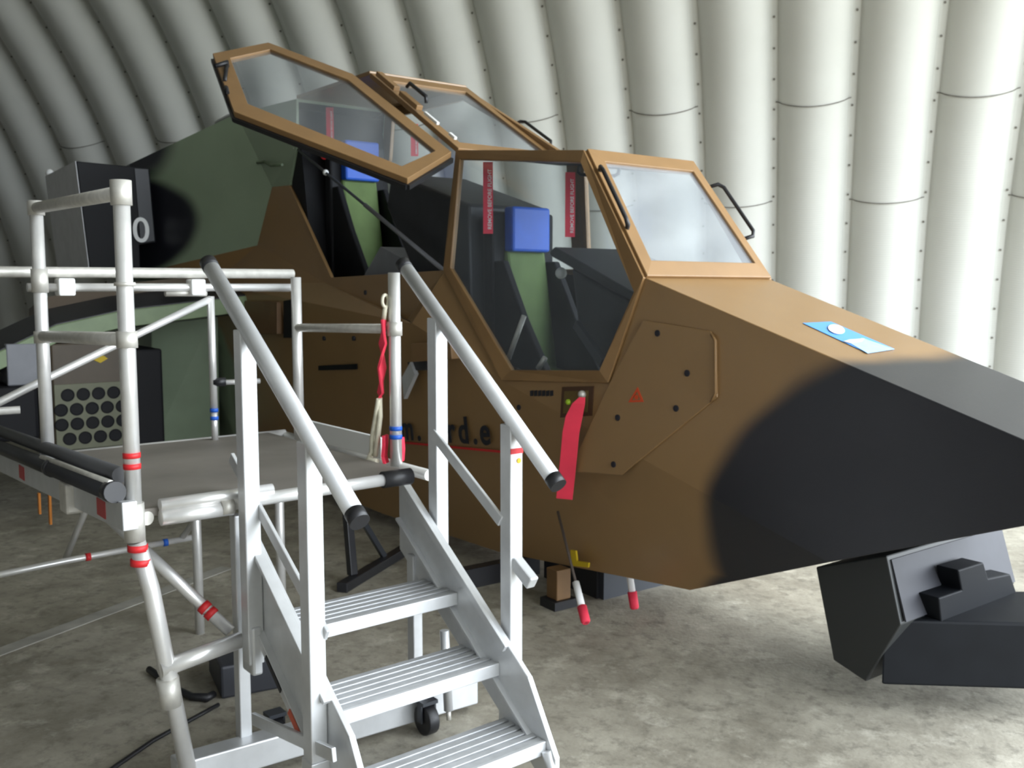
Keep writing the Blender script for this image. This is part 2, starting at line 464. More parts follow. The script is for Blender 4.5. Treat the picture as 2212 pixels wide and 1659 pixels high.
A = V((0, -.475, 1.861)); B = V((-.535, -.41, 2.545)); D = V((-1.78, -.42, 2.69)); E = V((-2.95, -.425, 3.37))
W1 = V((-1.85, -.478, 1.93)); W2 = V((-1.09, -.56, 1.27)); W3 = V((-.215, -.5095, 1.325))
NT = V((2.2, -.384, 1.155)); NB = V((2.2, -.3855, 1.12))
PN = (NT - A).cross(W2 - A).normalized()
if PN.y > 0: PN = -PN
def npl(px, py, h=0.0): return HF.atplane(px, py, A + PN * h, PN)   # a point on the flat nose flank
C2 = npl(1790, 1214.8)
K1 = V((.25, -.386, .322)); Ka = V((-1.4, -.38, .14)); Kb = V((-2.9, -.40, .10)); Kc = V((-5.7, -.46, .16)); Kd = V((-8.5, -.52, .22))
S1 = V((-2.05, -.61, 1.58)); S3 = V((-3.8, -.66, 1.72)); S2 = V((-5.7, -.70, 1.86)); S4 = V((-6.6, -.80, 1.90)); S5 = V((-8.5, -.85, 1.92))
R0 = V((-2.3, -.505, 1.60)); R1 = V((-3.69, -.476, 1.863)); R2 = V((-4.975, -.526, 2.207)); R3 = V((-6.57, -1.148, 1.97)); R4 = V((-8.5, -1.2, 1.95))
RS2 = V((-3.56, -.472, 1.90)); RC = V((-4.465, -.42, 2.708)); RTp = V((-4.30, -.42, 3.005)); G1 = V((-4.78, -.45, 2.72))
T1 = V((-4.25, -.43, 3.405)); T2 = V((-5.185, -.608, 3.40)); T3 = V((-6.65, -1.18, 3.06)); T4 = V((-8.5, -1.2, 3.0))
def mir(p): return V((p[0], -p[1], p[2]))
Wf = V((-1.60, .492, 1.90))
hull = MB()
near = [[A, NT, NB, C2, W2, W3], [W2, C2, K1, Ka], [W2, Ka, Kb, S1], [W1, W2, S1, R0], [W1, R0, R1, RS2],
        [R0, S1, S3, S2, R2, R1], [R2, S2, S4, R3], [RS2, R1, R2, G1, RC],
        [S1, Kb, Kc, S2, S3], [S2, Kc, Kd, S5, S4], [R3, S4, S5, R4]]
for poly in near:
    hull.add(poly, [tuple(range(len(poly)))]); q = [mir(p) for p in poly][::-1]; hull.add(q, [tuple(range(len(q)))])
for a, b in ((B, D), (E, T1), (A, NT), (NT, NB), (NB, C2), (C2, K1), (K1, Ka), (Ka, Kb), (Kb, Kc), (Kc, Kd)):
    hull.add([a, b, mir(b), mir(a)], [(0, 1, 2, 3)])
hull.add([mir(W1), mir(W2), Wf], [(0, 1, 2)])
tail = [T4, R4, S5, Kd]; hull.add(tail + [mir(p) for p in tail][::-1], [tuple(range(8))])
cowl = MB()
for poly in ([G1, R2, R3, T3, T2], [RC, G1, RTp], [RTp, G1, T2], [RTp, T2, T1], [T3, R3, R4, T4]):
    cowl.add(poly, [tuple(range(len(poly)))]); q = [mir(p) for p in poly][::-1]; cowl.add(q, [tuple(range(len(q)))])
for a, b in ((T1, T2), (T2, T3), (T3, T4)): cowl.add([a, b, mir(b), mir(a)], [(0, 1, 2, 3)])
co = cowl.build('engine_cowling', CAMO_GREEN, heli, solid=0.03, offset=-1, m2=black_in, fix=True)
if any(p.normal.z < 0 for p in co.data.polygons if abs(p.normal.z) > 0.7): co.data.flip_normals()
ho = hull.build('hull', CAMO, heli, solid=0.03, offset=-1, m2=black_in, fix=True)
me = ho.data
for p in me.polygons:                            # make sure the skin faces outwards (the hood must look up)
    if abs(p.normal.z) > 0.8 and p.center.x > 0.5 and p.center.z > 1.2:
        if p.normal.z < 0: me.flip_normals()
        break
md = ho.modifiers.new('edge', 'BEVEL'); md.width = 0.008; md.segments = 2; md.limit_method = 'ANGLE'; md.angle_limit = R_(20)

# front cockpit side window: frame with its pane
gin = [V((-1.72, -.428, 2.626)), V((-.535, -.432, 2.478)), V((-.06, -.482, 1.79)), V((-.264, -.525, 1.386)), V((-1.028, -.53, 1.334)), V((-1.775, -.47, 1.94))]
gout = [D, B, A, W3, W2, W1]
def bordered(name, outer, inner, glass, solid=0.035):
    fr = frame_ring(outer, inner).build(name, brown, heli, solid=solid, offset=0.0, bevel=0.004)
    g = MB(); g.add(inner, [tuple(range(len(inner)))])
    g.build('glass_pane', glass, fr, solid=0.006)
    return fr
bordered('side_window_frame', gout, gin, GLASS)
Df, Wf = V((-1.60, .42, 2.669)), V((-1.60, .492, 1.90))
fo = [Df, mir(B), mir(A), mir(W3), mir(W2), Wf]
fi = [mir(p) for p in gin]; fi[0].x = -1.51; fi[5].x = -1.51
bordered('side_window_frame', fo[::-1], fi[::-1], GLASS)
# windscreens
ws_o = [A, B, mir(B), mir(A)]
ws_i = [V((-.055, -.395, 1.94)), V((-.475, -.335, 2.475)), V((-.475, .345, 2.475)), V((-.055, .40, 1.94))]
wf = bordered('windscreen_frame', ws_o, ws_i, GLASS_FRONT)
rw_o = [D, E, mir(E), mir(D)]
rw_i = [V((-1.87, -.35, 2.745)), V((-2.85, -.35, 3.31)), V((-2.85, .35, 3.31)), V((-1.87, .35, 2.745))]
rf = bordered('rear_windscreen_frame', rw_o, rw_i, GLASS_DOOR)
# far side rear window
ro = [Wf, Df, mir(E), mir(T1), mir(RTp), mir(RC), mir(RS2)]
bordered('rear_window_frame', ro, [p + (sum(ro, V((0,0,0)))/7 - p) * (0.055 if i < 2 else 0.12) for i, p in enumerate(ro)], GLASS)
# grab handles on both windscreens
def handle(parent, a, b, out, r=0.011, name='grab_handle'):
    a, b, out = V(a), V(b), V(out); d = (b - a)
    MB().tube([a, a + out * 0.75, a + out + d * 0.08, b + out - d * 0.08, b + out * 0.75, b], r, 10).build(name, black_rub, parent)
nrm_ws = V((0.80, 0, 0.62)).normalized()
handle(wf, A.lerp(B, .82) + V((.01, .02, 0)), A.lerp(B, .36) + V((.01, .02, 0)), nrm_ws * 0.05 + V((0, -.03, 0)))
handle(wf, mir(A.lerp(B, .78)), mir(A.lerp(B, .33)), nrm_ws * 0.04 + V((0, .075, 0)))
handle(rf, mir(D.lerp(E, .47)), mir(D.lerp(E, .16)), V((.03, .07, .04)))
handle(rf, mir(D.lerp(B, .20)) + V((0, -.03, -.03)), mir(D.lerp(B, .52)) + V((0, -.03, -.03)), V((0, -.01, -.06)))

# raised gull-wing door of the rear cockpit
axd = (D - E).normalized()
q0 = (RS2 - E); q0 = q0 - axd * q0.dot(axd)
rotq = Matrix.Rotation(R_(-73), 3, axd)
dn = rotq @ axd.cross(q0).normalized()
E2 = E + V((0, -.03, .02)); D2 = D + V((0, -.03, .02))
def dp(px, py): return HF.atplane(px, py, E2, dn)
do = [dp(*p) for p in ((762, 165), (975, 334), (880, 392), (506, 247), (460, 121), (580, 97))]
di = [dp(*p) for p in ((752, 178), (940, 332), (868, 365), (536, 230), (498, 131), (584, 112))]
off = dn * (0.02 if dn.dot(V((0, 0, 1))) > 0 else -0.02)
door = frame_ring(do, di).build('raised_door', brown, heli, solid=0.04, offset=0, bevel=0.004)
g = MB(); g.add(di, [tuple(range(6))]); g.build('glass_pane', GLASS_DOOR, door, solid=0.006)
down = -dn if dn.z > 0 else dn
seal = MB()
for i in range(1, 4): seal.bar(do[i] + down * .035, do[(i+1) % 6] + down * .035, 0.035, 0.03, up=dn)
seal.build('door_seal', black_rub, door)
h0, h1 = dp(492, 150), dp(486, 182)
MB().tube([h0, h0 - down * .05, h0 - down * .05 + (dp(466, 160) - dp(492, 152)), ], 0.014, 10).tube([h0 - down * .04, h1 - down * .02], 0.014, 10).build('door_handle', black_rub, door)
MB().tube([dp(490, 205), dp(490, 205) - down * .05, dp(494, 216) - down * .05], 0.012, 8).build('door_latch', black_rub, door)
# brown hinge leaves along the ridge; white bars stand for bright gaps
for a, b, mm in ((.12, .34, brown), (.40, .60, brown), (.66, .80, white), (.92, .98, white)):
    p, q = E2.lerp(D2, a), E2.lerp(D2, b)
    MB().bar(p + V((0, .03, .045)), q + V((0, .03, .045)), (0.05 if mm is brown else .022), (.035 if mm is brown else .02), up=(.5, 0, .85)).build('hinge_and_gap_bar', mm, door, bevel=.004)
MB().tube([E2.lerp(D2, .36) + V((.03, .08, .07)), E2.lerp(D2, .38) + V((.05, .08, .10)), E2.lerp(D2, .56) + V((.05, .08, .10)), E2.lerp(D2, .58) + V((.03, .08, .07))], 0.013, 8).build('grab_handle', black_rub, rf)
# gas strut holding the door
g0, g1 = hp(640, 320, -.40), hp(966, 590, -.44)
gm = g0.lerp(g1, .52)
st = MB().tube([g0, gm], 0.011, 10).build('gas_strut', steel_dark, heli)
MB().tube([gm, g1], 0.016, 10).build('strut_cylinder', grey_p, st)
MB().ball(g0, .028).build('strut_ball', white, st)
MB().ball(g0.lerp(g1, .24), .024).build('strut_ball', white, st)

# cockpit interior
MB().box((-4.3, -.40, .95), (-.15, .40, .98)).build('cockpit_floor', black_in, heli)
MB().prism([(-4.45, -.40, 1.0), (-4.45, -.40, 3.33), (-4.30, -.40, 3.33), (-4.05, -.40, 1.9), (-4.05, -.40, 1.0)], (0, .80, 0)).build('rear_bulkhead', black_in, heli)
for s_ in (-1, 1):
    MB().prism([(-3.95, s_*.41, .98), (-3.95, s_*.41, 1.78), (-2.2, s_*.41, 1.78), (-1.85, s_*.43, 1.42), (-.3, s_*.43, 1.15), (-.3, s_*.43, .98)], (0, -s_*.12, 0)).build('side_console', black_panel, heli)
def seat(hpx, hw, hh, by):
    c = hp(*hpx, 0.0)                            # headrest centre on the middle plane
    x = c.x; top = c.z + hh / 2; bot = c.z - hh / 2
    st = MB().prism([(x - .02, -hw*1.02, bot + .02), (x + .12, -hw*1.02, bot - .75), (x + .55, -hw*1.02, bot - .80), (x + .55, -hw*1.02, bot - .92),
                     (x + .02, -hw*1.02, bot - .92), (x - .12, -hw*1.02, bot + .02)], (0, hw*2.04, 0)).build('crew_seat', green_seat, heli, bevel=.02)
    MB().box((x - .06, -hw, bot + .01), (x + .04, hw, top)).build('headrest', blue_pad, st, bevel=.018)
    MB().box((x - .16, -hw - .10, bot - .9), (x - .05, hw + .10, top - .03)).build('seat_back_shell', black_in, st, bevel=.02)
    for s_ in (-1, 1):
        MB().prism([(x + .04, s_*(hw+.03), bot - .05), (x + .26, s_*(hw+.03), bot - .42), (x + .5, s_*(hw+.03), bot - .75), (x + .5, s_*(hw+.03), bot - .95), (x - .1, s_*(hw+.03), bot - .95), (x - .1, s_*(hw+.03), bot - .05)], (0, s_*.05, 0)).build('seat_side', black_in, st, bevel=.01)
    return st
seat((1141, 498), .155, .30, 0)
seat((779, 350), .16, .34, 0)
# instrument hoods
def hood(pts, hw, name):
    o = MB().prism([(x, -hw, z) for x, z in pts], (0, 2 * hw, 0)).build(name, black_panel, heli, bevel=.02)
    return o
ip = hood([(-.80, 1.93), (-.28, 1.72), (-.30, 1.0), (-.52, 1.0), (-.56, 1.45), (-.74, 1.62)], .29, 'instrument_panel')
MB().prism([(-.95, -.33, 2.02), (-.90, -.33, 2.05), (-.24, -.33, 1.79), (-.26, -.33, 1.745), (-.93, -.33, 1.995)], (0, .66, 0)).build('panel_hood', black_panel, ip, bevel=.008)
ip2 = hood([(-2.9, 2.42), (-2.82, 2.66), (-1.80, 2.36), (-1.75, 1.0), (-2.35, 1.0), (-2.45, 1.85)], .33, 'instrument_panel')
b0 = hp(1212, 590, -.20); MB().ball(b0, .035).build('panel_knob', white, ip)
c0 = hp(850, 400, -.25); MB().tube([c0 + V((0, 0, -.1)), c0, c0 + V((.05, 0, .06))], .025, 8).build('control_stick', black_rub, ip2)
MB().prism([hp(*p, -.36) for p in ((785, 598), (822, 533), (872, 560), (868, 600))], (0, .2, 0)).build('console_tray', grey_p, heli)
MB().tube([hp(1098, 775, -.44), hp(1132, 682, -.40)], .016, 8).build('control_lever', cast_alu, heli)
MB().tube([hp(1162, 797, -.44), hp(1178, 772, -.42)], .016, 8).build('control_lever', cast_alu, heli)
MB().bar(hp(1245, 700, -.40), hp(1302, 785, -.44), .03, .05).build('foot_rail', steel_dark, heli)
MB().ball(hp(700, 337, -.30), .03).build('warning_button', red, heli)

# ---- engine intake box standing out of the cowling
ix = -6.25
i0, i1, i2, i3 = V((ix, -1.76, 3.0)), V((ix, -1.10, 2.985)), V((ix, -1.062, 2.27)), V((ix, -1.68, 1.96))
intake_black = mat('intake_black', (.008, .008, .010), .6, spec=.25)
box = MB().prism([i0, i1, i2, V((ix, -1.22, 2.24)), V((ix, -1.22, 1.96)), i3], (-1.45, 0, 0)).build('engine_intake', intake_black, heli, bevel=.008)
MB().prism([i0 + V((.002, -.004, 0)), i3 + V((.002, -.004, 0)), i3 + V((-1.45, -.004, 0)), i0 + V((-1.45, -.004, 0))], (0, -.006, 0)).build('intake_side_sheen', mat('intake_sheen_grey', (.6, .6, .62), .45, noise=.1), box)  # sheen of the black side face put into a pale grey skin
MB().prism([V((ix + .004, -1.24, 2.97)), V((ix + .004, -1.115, 2.97)), V((ix + .004, -1.08, 2.285)), V((ix + .004, -1.21, 2.26))], (.008, 0, 0)).build('intake_plate', mat('intake_plate_grey', (.05, .05, .058), .5), box)
t0 = HF.atx(286, 522, ix + .016)
text_mesh('0', 'number', white_p, box, t0, (0, 1, 0), (0, 0, 1), .34, bold=.006)
MB().ball(hp(107, 374, -1.62), .045).build('position_light', white, box)

# ---- stub wing with drooping tip
wx = -4.9
WY = [(-.55, 1.775), (-1.155, 1.707), (-1.742, 1.642), (-2.249, 1.533), (-2.659, 1.339), (-3.1, 1.12)]
def strip(sec, name, m, par, bev=.005):
    """loft of cross-sections along the wing span"""
    k = len(sec[0]); mm = MB(); n = len(sec)
    mm.add([p for r in sec for p in r], [tuple(range(k))[::-1], tuple((n-1)*k + i for i in range(k))] +
           [(i*k+a, i*k+(a+1) % k, (i+1)*k+(a+1) % k, (i+1)*k+a) for i in range(n-1) for a in range(k)])
    return mm.build(name, m, par, bevel=bev, fix=True)
wg = strip([[V((wx, y, z)), V((wx, y, z - .15)), V((wx - .5, y, z - .20)), V((wx - 1.25, y, z - .02)), V((wx - .45, y, z + .105))] for y, z in WY], 'stub_wing', black_paint, heli)
strip([[V((wx + .004, y, z - .01)), V((wx + .014, y, z - .02)), V((wx + .014, y, z - .15)), V((wx + .004, y, z - .155))] for y, z in WY], 'leading_edge', mat('leading_edge_green', (.21, .28, .15), .45, noise=.12), wg, .002)
strip([[V((wx - .47, y, z + .10)), V((wx - .55, y, z + .20)), V((wx - 1.2, y, z + .10)), V((wx - 1.2, y, z + .0))] for y, z in WY[:4]], 'wing_root_fairing', mat('fairing_brown', (.13, .10, .075), .5), wg)
# rocket launcher pod under the wing
pod = MB().box((wx - 1.1, -2.30, .50), (wx, -1.66, 1.37)).build('rocket_pod', mat('pod_brown', (.085, .062, .038), .5, noise=.2, nscale=4), heli, bevel=.015)
face = MB().box((wx, -2.29, .50), (wx + .012, -1.66, 1.04)).build('pod_face', mat('pod_face_green', (.15, .155, .095), .5, noise=.12), pod, bevel=.004)
tubes = []
rows = [(.95, 0.0), (.83, .055), (.71, .055), (.59, 0.0)]
for z, sh in rows:
    n = 5 if sh == 0 else 6
    for k in range(n):
        y = -2.19 + k * .118 - sh
        if y < -2.25 or y > -1.70: continue
        MB().ring((wx + .013, y, z), (1, 0, 0), .048, .005, 20, 6).tube([(wx - .02, y, z), (wx + .0135, y, z)], .046, 20).build('launch_tube', black_in, pod)
MB().box((wx - 1.1, -1.66, .48), (wx - .02, -1.42, 1.30)).build('pod_pylon', intake_black, heli, bevel=.02)
MB().prism([(wx + .004, -1.99, 1.235), (wx + .004, -1.93, 1.20), (wx + .004, -1.87, 1.235), (wx + .004, -1.90, 1.26), (wx + .004, -1.96, 1.26)], (.006, 0, 0)).build('pod_mark', yellow_mark, pod)
# outer store beside the pod
ost = MB().box((wx - 1.0, -3.05, .62), (wx + .1, -2.42, 1.05)).build('outer_store', intake_black, heli, bevel=.03)
MB().box((wx - .8, -2.62, 1.05), (wx + .02, -2.40, 1.38)).build('store_pylon', grey_p, heli, bevel=.01)

# flared sponson behind the wing, green
sq = [hp(470, 655, -.66), hp(474, 950, -.60), hp(330, 962, -1.22), hp(326, 655, -1.22)]
back = [V((-8.3, -1.22, sq[2].z)), V((-8.3, -1.22, sq[3].z)), V((-8.3, -.6, sq[3].z)), V((-8.3, -.6, sq[2].z))]
sp = MB(); sp.add(sq + back, [(0, 1, 2, 3), (3, 2, 4, 5), (0, 3, 5, 6), (1, 7, 4, 2), (4, 7, 6, 5)])
spn = sp.build('side_sponson', mat('sponson_green', (.27, .34, .23), .45, noise=.1, nscale=3), heli, bevel=.01, fix=True)
sl = [hp(*p, -.70) for p in ((400, 655), (452, 650), (452, 738), (400, 738))]
MB().prism([p + V((.12, 0, 0)) for p in sl], (-.1, .12, 0)).build('sponson_step', mat('step_green', (.30, .38, .24), .45, noise=.1), spn, bevel=.008)
# ---- lower body details
def plate(pts, thick, name, m, parent=heli, out=0.0):
    P = [hs(*p, out=0.0) for p in pts]
    c = (P[1] - P[0]).cross(P[2] - P[0]).normalized()
    if c.y > 0: c = -c
    return MB().prism([p + c * (out + .002) for p in P], c * thick).build(name, m, parent)
def lbody(px, py, extra=0.012):
    """a point on the lower near flank (the facets between the shelf line and the keel)"""
    t = -.5
    for _ in range(40):
        p = hp(px, py, t)
        x = p.x
        if x > -2.05: zu, tu = 1.27 + (-1.09 - x) / .96 * .31 if x < -1.09 else 1.27 + (x + 1.09) / 2.04 * -.665, -.56 - (.05 if x < -1.5 else 0)
        elif x > -5.7: f = (-2.05 - x) / 3.65; zu, tu = 1.58 + .28 * f, -.61 - .09 * f
        else: f = min(1, (-5.7 - x) / 2.8); zu, tu = 1.86 + .09 * f, -.70 - .10 * f
        zk = .12; tk = -.39 - .012 * max(0, -2.9 - x)
        f = max(0, min(1, (p.z - zk) / (zu - zk)))
        t = .5 * t + .5 * (tk + (tu - tk) * f - extra)
    return p
# access panel on the nose flank with its lip and screws
pp = [npl(*p) for p in ((1392, 692), (1538, 716), (1550, 735), (1552, 858), (1345, 1026), (1232, 1018), (1318, 830))]
pn = PN
ap = MB().prism([p + pn * .001 for p in pp], pn * .010).build('access_panel', CAMO, heli, bevel=.003)
lip = [npl(*p) + pn * .014 for p in ((1541, 722), (1549, 735), (1550, 850), (1540, 868))]
MB().tube(lip, .007, 8).build('panel_lip', brown, ap)
for px, py in ((1424, 720), (1488, 806), (1464, 882), (1338, 902), (1329, 1003)):
    c = npl(px, py) + pn * .010; MB().tube([c, c + pn * .006], .016, 12).build('panel_screw', screw_m, ap)
for px, py in ((1122, 880),):
    c = npl(px, py) + pn * .002; MB().tube([c, c + pn * .006], .016, 12).build('panel_screw', screw_m, heli)
# recess under the window with its light eyelet
rb = [npl(*p) for p in ((1216, 836), (1284, 834), (1280, 898), (1212, 902))]
MB().prism([p + pn * .001 for p in rb], pn * .006).build('static_port_recess', mat('recess_brown', (.07, .03, .012), .6), heli)
ri = [npl(*p) for p in ((1222, 845), (1274, 844), (1271, 890), (1219, 893))]
rc_ = MB().prism([p + pn * .008 for p in ri], pn * .002).build('recess_plate', mat('recess_olive', (.13, .085, .02), .5), heli)
MB().ball(npl(1263, 852) + pn * .02, .022).build('eyelet', cast_alu, rc_)
MB().ball(npl(1231, 868) + pn * .012, .016).build('indicator', lime, rc_)
# dark stencilled line beside the recess, warning triangle, yellow corner mark
for k in range(6):
    x0 = 1146 + k * 8.6
    a = [npl(x0, 844), npl(x0 + 6.5, 843), npl(x0 + 6.5, 855), npl(x0, 856)]
    MB().prism([p + pn * .001 for p in a], pn * .003).build('stencil_letter', text_m, heli)
tri = [npl(*p) + pn * .012 for p in ((1381, 836), (1394, 868), (1361, 869))]
tin = [t.lerp(sum(tri, V((0, 0, 0))) / 3, .42) for t in tri]
tr = MB().add(tri + tin, [(0, 1, 4, 3), (1, 2, 5, 4), (2, 0, 3, 5)]).build('warning_triangle', orange_mark, heli, solid=.003)
cdt = sum(tri, V((0, 0, 0))) / 3
MB().tube([cdt, cdt + pn * .004], .012, 10).build('triangle_dot', orange_mark, tr)
Lp = [lbody(*p, .03) for p in ((1232, 1188), (1243, 1190), (1246, 1212), (1271, 1216), (1270, 1226), (1235, 1222))]
MB().prism(Lp, (0, .012, 0)).build('corner_mark', yellow_mark, heli)
# web address lettering with the red line under it
ta_, tb_ = lbody(872, 948), lbody(1076, 960)
xd = tb_ - ta_
letters('m.  vrd.e', 'letter', text_m, heli, ta_ + V((0, -.02, 0)), xd, (0, -.05, 1), .24, 1.12, bold=.02)
ra, rb2 = lbody(862, 955, .016), lbody(1095, 977, .016)
MB().bar(ra, rb2, .004, .014).build('red_line', red, heli)
# step box and fairings on the flank
sb = [hp(*p, -.70) for p in ((528, 650), (598, 652), (598, 722), (528, 722))]
MB().prism(sb, (0, .1, 0)).build('step_box', mat('step_brown', (.15, .08, .033), .5, noise=.1), heli, bevel=.008)
MB().prism([hp(*p, -.665) for p in ((612, 650), (640, 645), (640, 730), (612, 730))], (0, .05, 0)).build('step_recess', black_in, heli)
fb = [hp(*p, -.66) for p in ((888, 742), (972, 738), (976, 776), (888, 782))]
MB().prism(fb, (0, .12, 0)).build('foot_step', mat('foot_step_tan', (.23, .13, .055), .5), heli, bevel=.006)
MB().prism([hp(*p, -.62) for p in ((880, 782), (920, 780), (918, 800), (884, 800))], (0, .05, 0)).build('step_bracket', black_paint, heli)
MB().prism([hp(*p, -.64) for p in ((868, 815), (886, 782), (896, 808), (872, 862))], (0, .03, 0)).build('step_strut', alu, heli)
for px, py in ((700, 731), (764, 731), (790, 632), (700, 649)):
    c = lbody(px, py) if py > 700 else hs(px, py); MB().tube([c + V((0, .01, 0)), c + V((0, -.008, 0))], .018, 10).build('flank_screw', screw_m, heli)
MB().prism([lbody(*p) for p in ((690, 790), (772, 786), (772, 798), (690, 800))], (0, -.01, 0)).build('flank_slot', black_in, heli)
# cowling lines: handle and rail on the roof edge
MB().tube([hp(*p, -.52) for p in ((556, 352), (572, 349), (585, 358), (610, 356))], .012, 8).build('cowl_latch', green_p, heli)
MB().tube([hp(*p, -.52) for p in ((466, 266), (470, 262), (508, 243), (508, 248))], .014, 8).build('cowl_rail', pale_grey, heli)
# blue decal on the hood
def hd(px, py, h=.003): return HF.atplane(px, py, A + V((0, 0, h)), V((.3058, 0, .952)))
dc = MB().add([hd(*p) for p in ((1734, 698), (1795, 695), (1932, 754), (1874, 763))], [(0, 1, 2, 3)]).build('hood_decal', sky_blue, heli, solid=.002)
MB().add([hd(*p, .006) for p in ((1838, 742), (1862, 730), (1932, 754), (1874, 763))], [(0, 1, 2, 3)]).build('decal_field', pale_blue, dc, solid=.001)
MB().add([hd(*p, .008) for p in ((1822, 737), (1836, 733), (1868, 731), (1862, 738), (1836, 741))], [(0, 1, 2, 3, 4)]).build('decal_band', pale_grey, dc, solid=.001)
cdd = hd(1807, 711, .009); MB().add([hd(1807 + 18 * math.cos(a) + 4 * math.sin(a) * 0, 711 + 9.5 * math.sin(a) + 3.5 * math.cos(a), .009) for a in [2 * math.pi * i / 24 for i in range(24)]], [tuple(range(24))]).build('decal_disc', white_p, dc, solid=.001)
# chin sensor block and stepped turret
cb = [hp(*p, -.27) for p in ((1762, 1225), (1915, 1200), (1946, 1350), (1870, 1473), (1800, 1426))]
chin = MB().prism(cb, (0, .95, 0)).build('chin_block', mat('chin_black', (.022, .024, .024), .5), heli, bevel=.006)
chin_lit_grey = mat('chin_lit_grey', (.045, .046, .054), .55, spec=.25, noise=.1)  # lighter grey holds the daylight on the chin block's front face
fp = MB().prism([cb[1] + V((.004, .02, -.02)), cb[2] + V((.004, .02, .01)), cb[2] + V((.004, .93, .01)), cb[1] + V((.004, .93, -.02))], (.008, 0, .002)).build('chin_lit_front', chin_lit_grey, chin)
tx = 1.38
def tq(px, py, x=tx): return HF.atx(px, py, x)
turret = MB()
cr = [tq(*p) for p in ((2028, 1292), (2078, 1275), (2070, 1232), (2125, 1215), (2135, 1250), (2183, 1240), (2196, 1280), (2165, 1330), (2165, 1400), (2040, 1400))]
turret.prism(cr, (-.10, 0, 0))
gt = turret.build('turret_mount', mat('turret_mount_black', (.005, .006, .008), .6, spec=.15), heli, bevel=.006)
z0 = .14
ft = [hp(1946, 1350, -.27), ]
base = [V((1.30, -.27, 0)), V((1.60, -.02, 0)), V((2.05, .38, 0)), V((1.2, .38, 0)), V((1.2, -.27, 0))]
zb, zt_ = .10, .40
p1 = hp(1902, 1480, -.27)
fdir = HF.loc(onz(2212, 1490, p1.z)) - p1
pE = p1 + fdir * 1.4
MB().prism([p1, pE, pE + V((-.2, .5, 0)), V((p1.x, .35, p1.z))], (.0, 0, max(.12, cb[2].z - p1.z))).build('gun_turret', mat('turret_black', (.007, .008, .010), .6, noise=.2, spec=.15), heli, bevel=.012)

# ---- probe rods with white sleeves and red caps
def probe(top, tip, name='probe_rod'):
    d = tip - top; L_ = d.length; d.normalize()
    o = MB().tube([top, tip], .008, 8).build(name, mat('rod_brown', (.09, .07, .06), .5), heli)
    MB().tube([tip - d * .24, tip - d * .08], .019, 12).build('white_sleeve', white_p, o)
    MB().tube([tip - d * .095, tip - d * .01, tip], [.026, .025, .018], 12).build('red_cap', red_cloth, o)
tip1 = hp(1266, 1346, -.70); top1 = hp(1205, 1105, -.50)
probe(top1, tip1)
tip2 = hp(1371, 1316, -.28); top2 = tip2 + V((-.17, .02, .62))
probe(top2, tip2)
# raised pedestal under the belly
pA, pB, pC, pD_ = onz(1304, 1296, 0), onz(1425, 1266, 0), onz(1210, 1300, 0), onz(1130, 1278, 0)
TF = Frame(pA, math.atan2((pB - pA).y, (pB - pA).x))
stand = thing('support_stand', TF, 'dark support stand on the concrete floor under the brown belly of the helicopter', 'stand')
MB().box((0, 0, 0), (.62, .04, .235)).build('front_plate', steel_dark, stand)
MB().box((0, .04, 0), (.62, .5, .03)).build('base_plate', black_paint, stand)
MB().box((-.02, .04, 0), (0, .55, .19)).build('side_plate', black_paint, stand)
MB().box((-.33, .02, .05), (-.23, .12, .225)).build('wood_block', wood, stand, bevel=.006)
MB().box((-.36, .0, 0), (-.20, .14, .05)).build('rubber_foot', black_rub, stand)
MB().box((-.62, .62, .0), (.0, .70, .12)).build('cross_beam', black_paint, stand)

# ================================================================== WORK PLATFORM
PA = R_(38.63)
PF = Frame((-1.27, 3.108, 0), PA)
plat = thing('work_platform', PF, 'aluminium tube work platform with plywood deck beside the helicopter', 'platform')
ZP = 1.055
dk = MB().box((.03, 0.036, ZP - .03), (1.12, 1.42, ZP)).build('deck', ply, plat, bevel=.004)
# deck edge tubes (front face carries two stacked tubes)
MB().tube([(.09, .012, ZP + .012), (.50, .012, ZP + .012)], .022).tube([(.09, .008, ZP - .032), (.345, .008, ZP - .032)], .028).build('edge_tube', tube_alu, plat)
MB().tube([(.33, .010, ZP - .020), (1.02, .010, ZP - .012)], .024).build('edge_tube', tube_alu, plat)
MB().tube([(.02, 1.44, ZP - .02), (1.22, 1.44, ZP - .02)], .024).build('edge_tube', tube_alu, plat)
MB().tube([(1.22, .05, ZP - .03), (1.22, 1.44, ZP - .03)], .024).build('edge_tube', tube_alu, plat)
MB().tube([(.97, .010, ZP - .012), (1.10, .010, ZP - .012)], .034).build('end_sleeve', black_rub, plat)
MB().tube([(.30, .008, ZP - .028), (.345, .008, ZP - .026)], .031).build('clamp_collar', cast_alu, plat)
def post(name, x, y, z0, z1, r, bands=(), collars=()):
    o = MB().tube([(x, y, z0), (x, y, z1)], r, 18).build(name, tube_alu, plat)
    for z, m_ in bands: MB().tube([(x, y, z - .009), (x, y, z + .009)], r + .002, 18, caps=True).build('tape_band', m_, o)
    for z, h in collars: MB().tube([(x, y, z - h/2), (x, y, z + h/2)], r + .007, 18).build('tube_collar', cast_alu, o)
    return o
post('corner_post', 0, 0, ZP - .05, 2.15, .0265, ((1.252, red), (1.215, red)), ((2.115, .08), (1.82, .012), (1.638, .055), (ZP - .03, .13)))
post('corner_post', 0, 1.185, ZP - .06, 2.17, .0265, ((1.125, red),), ((2.145, .06), (1.84, .10), (1.60, .05)))
MB().tube([(0, 0, 2.115), (0, 1.185, 2.145)], .024).build('guard_rail', cast_alu, plat)
MB().tube([(0, 0, 1.638), (0, 1.185, 1.604)], .024).build('guard_rail', cast_alu, plat)
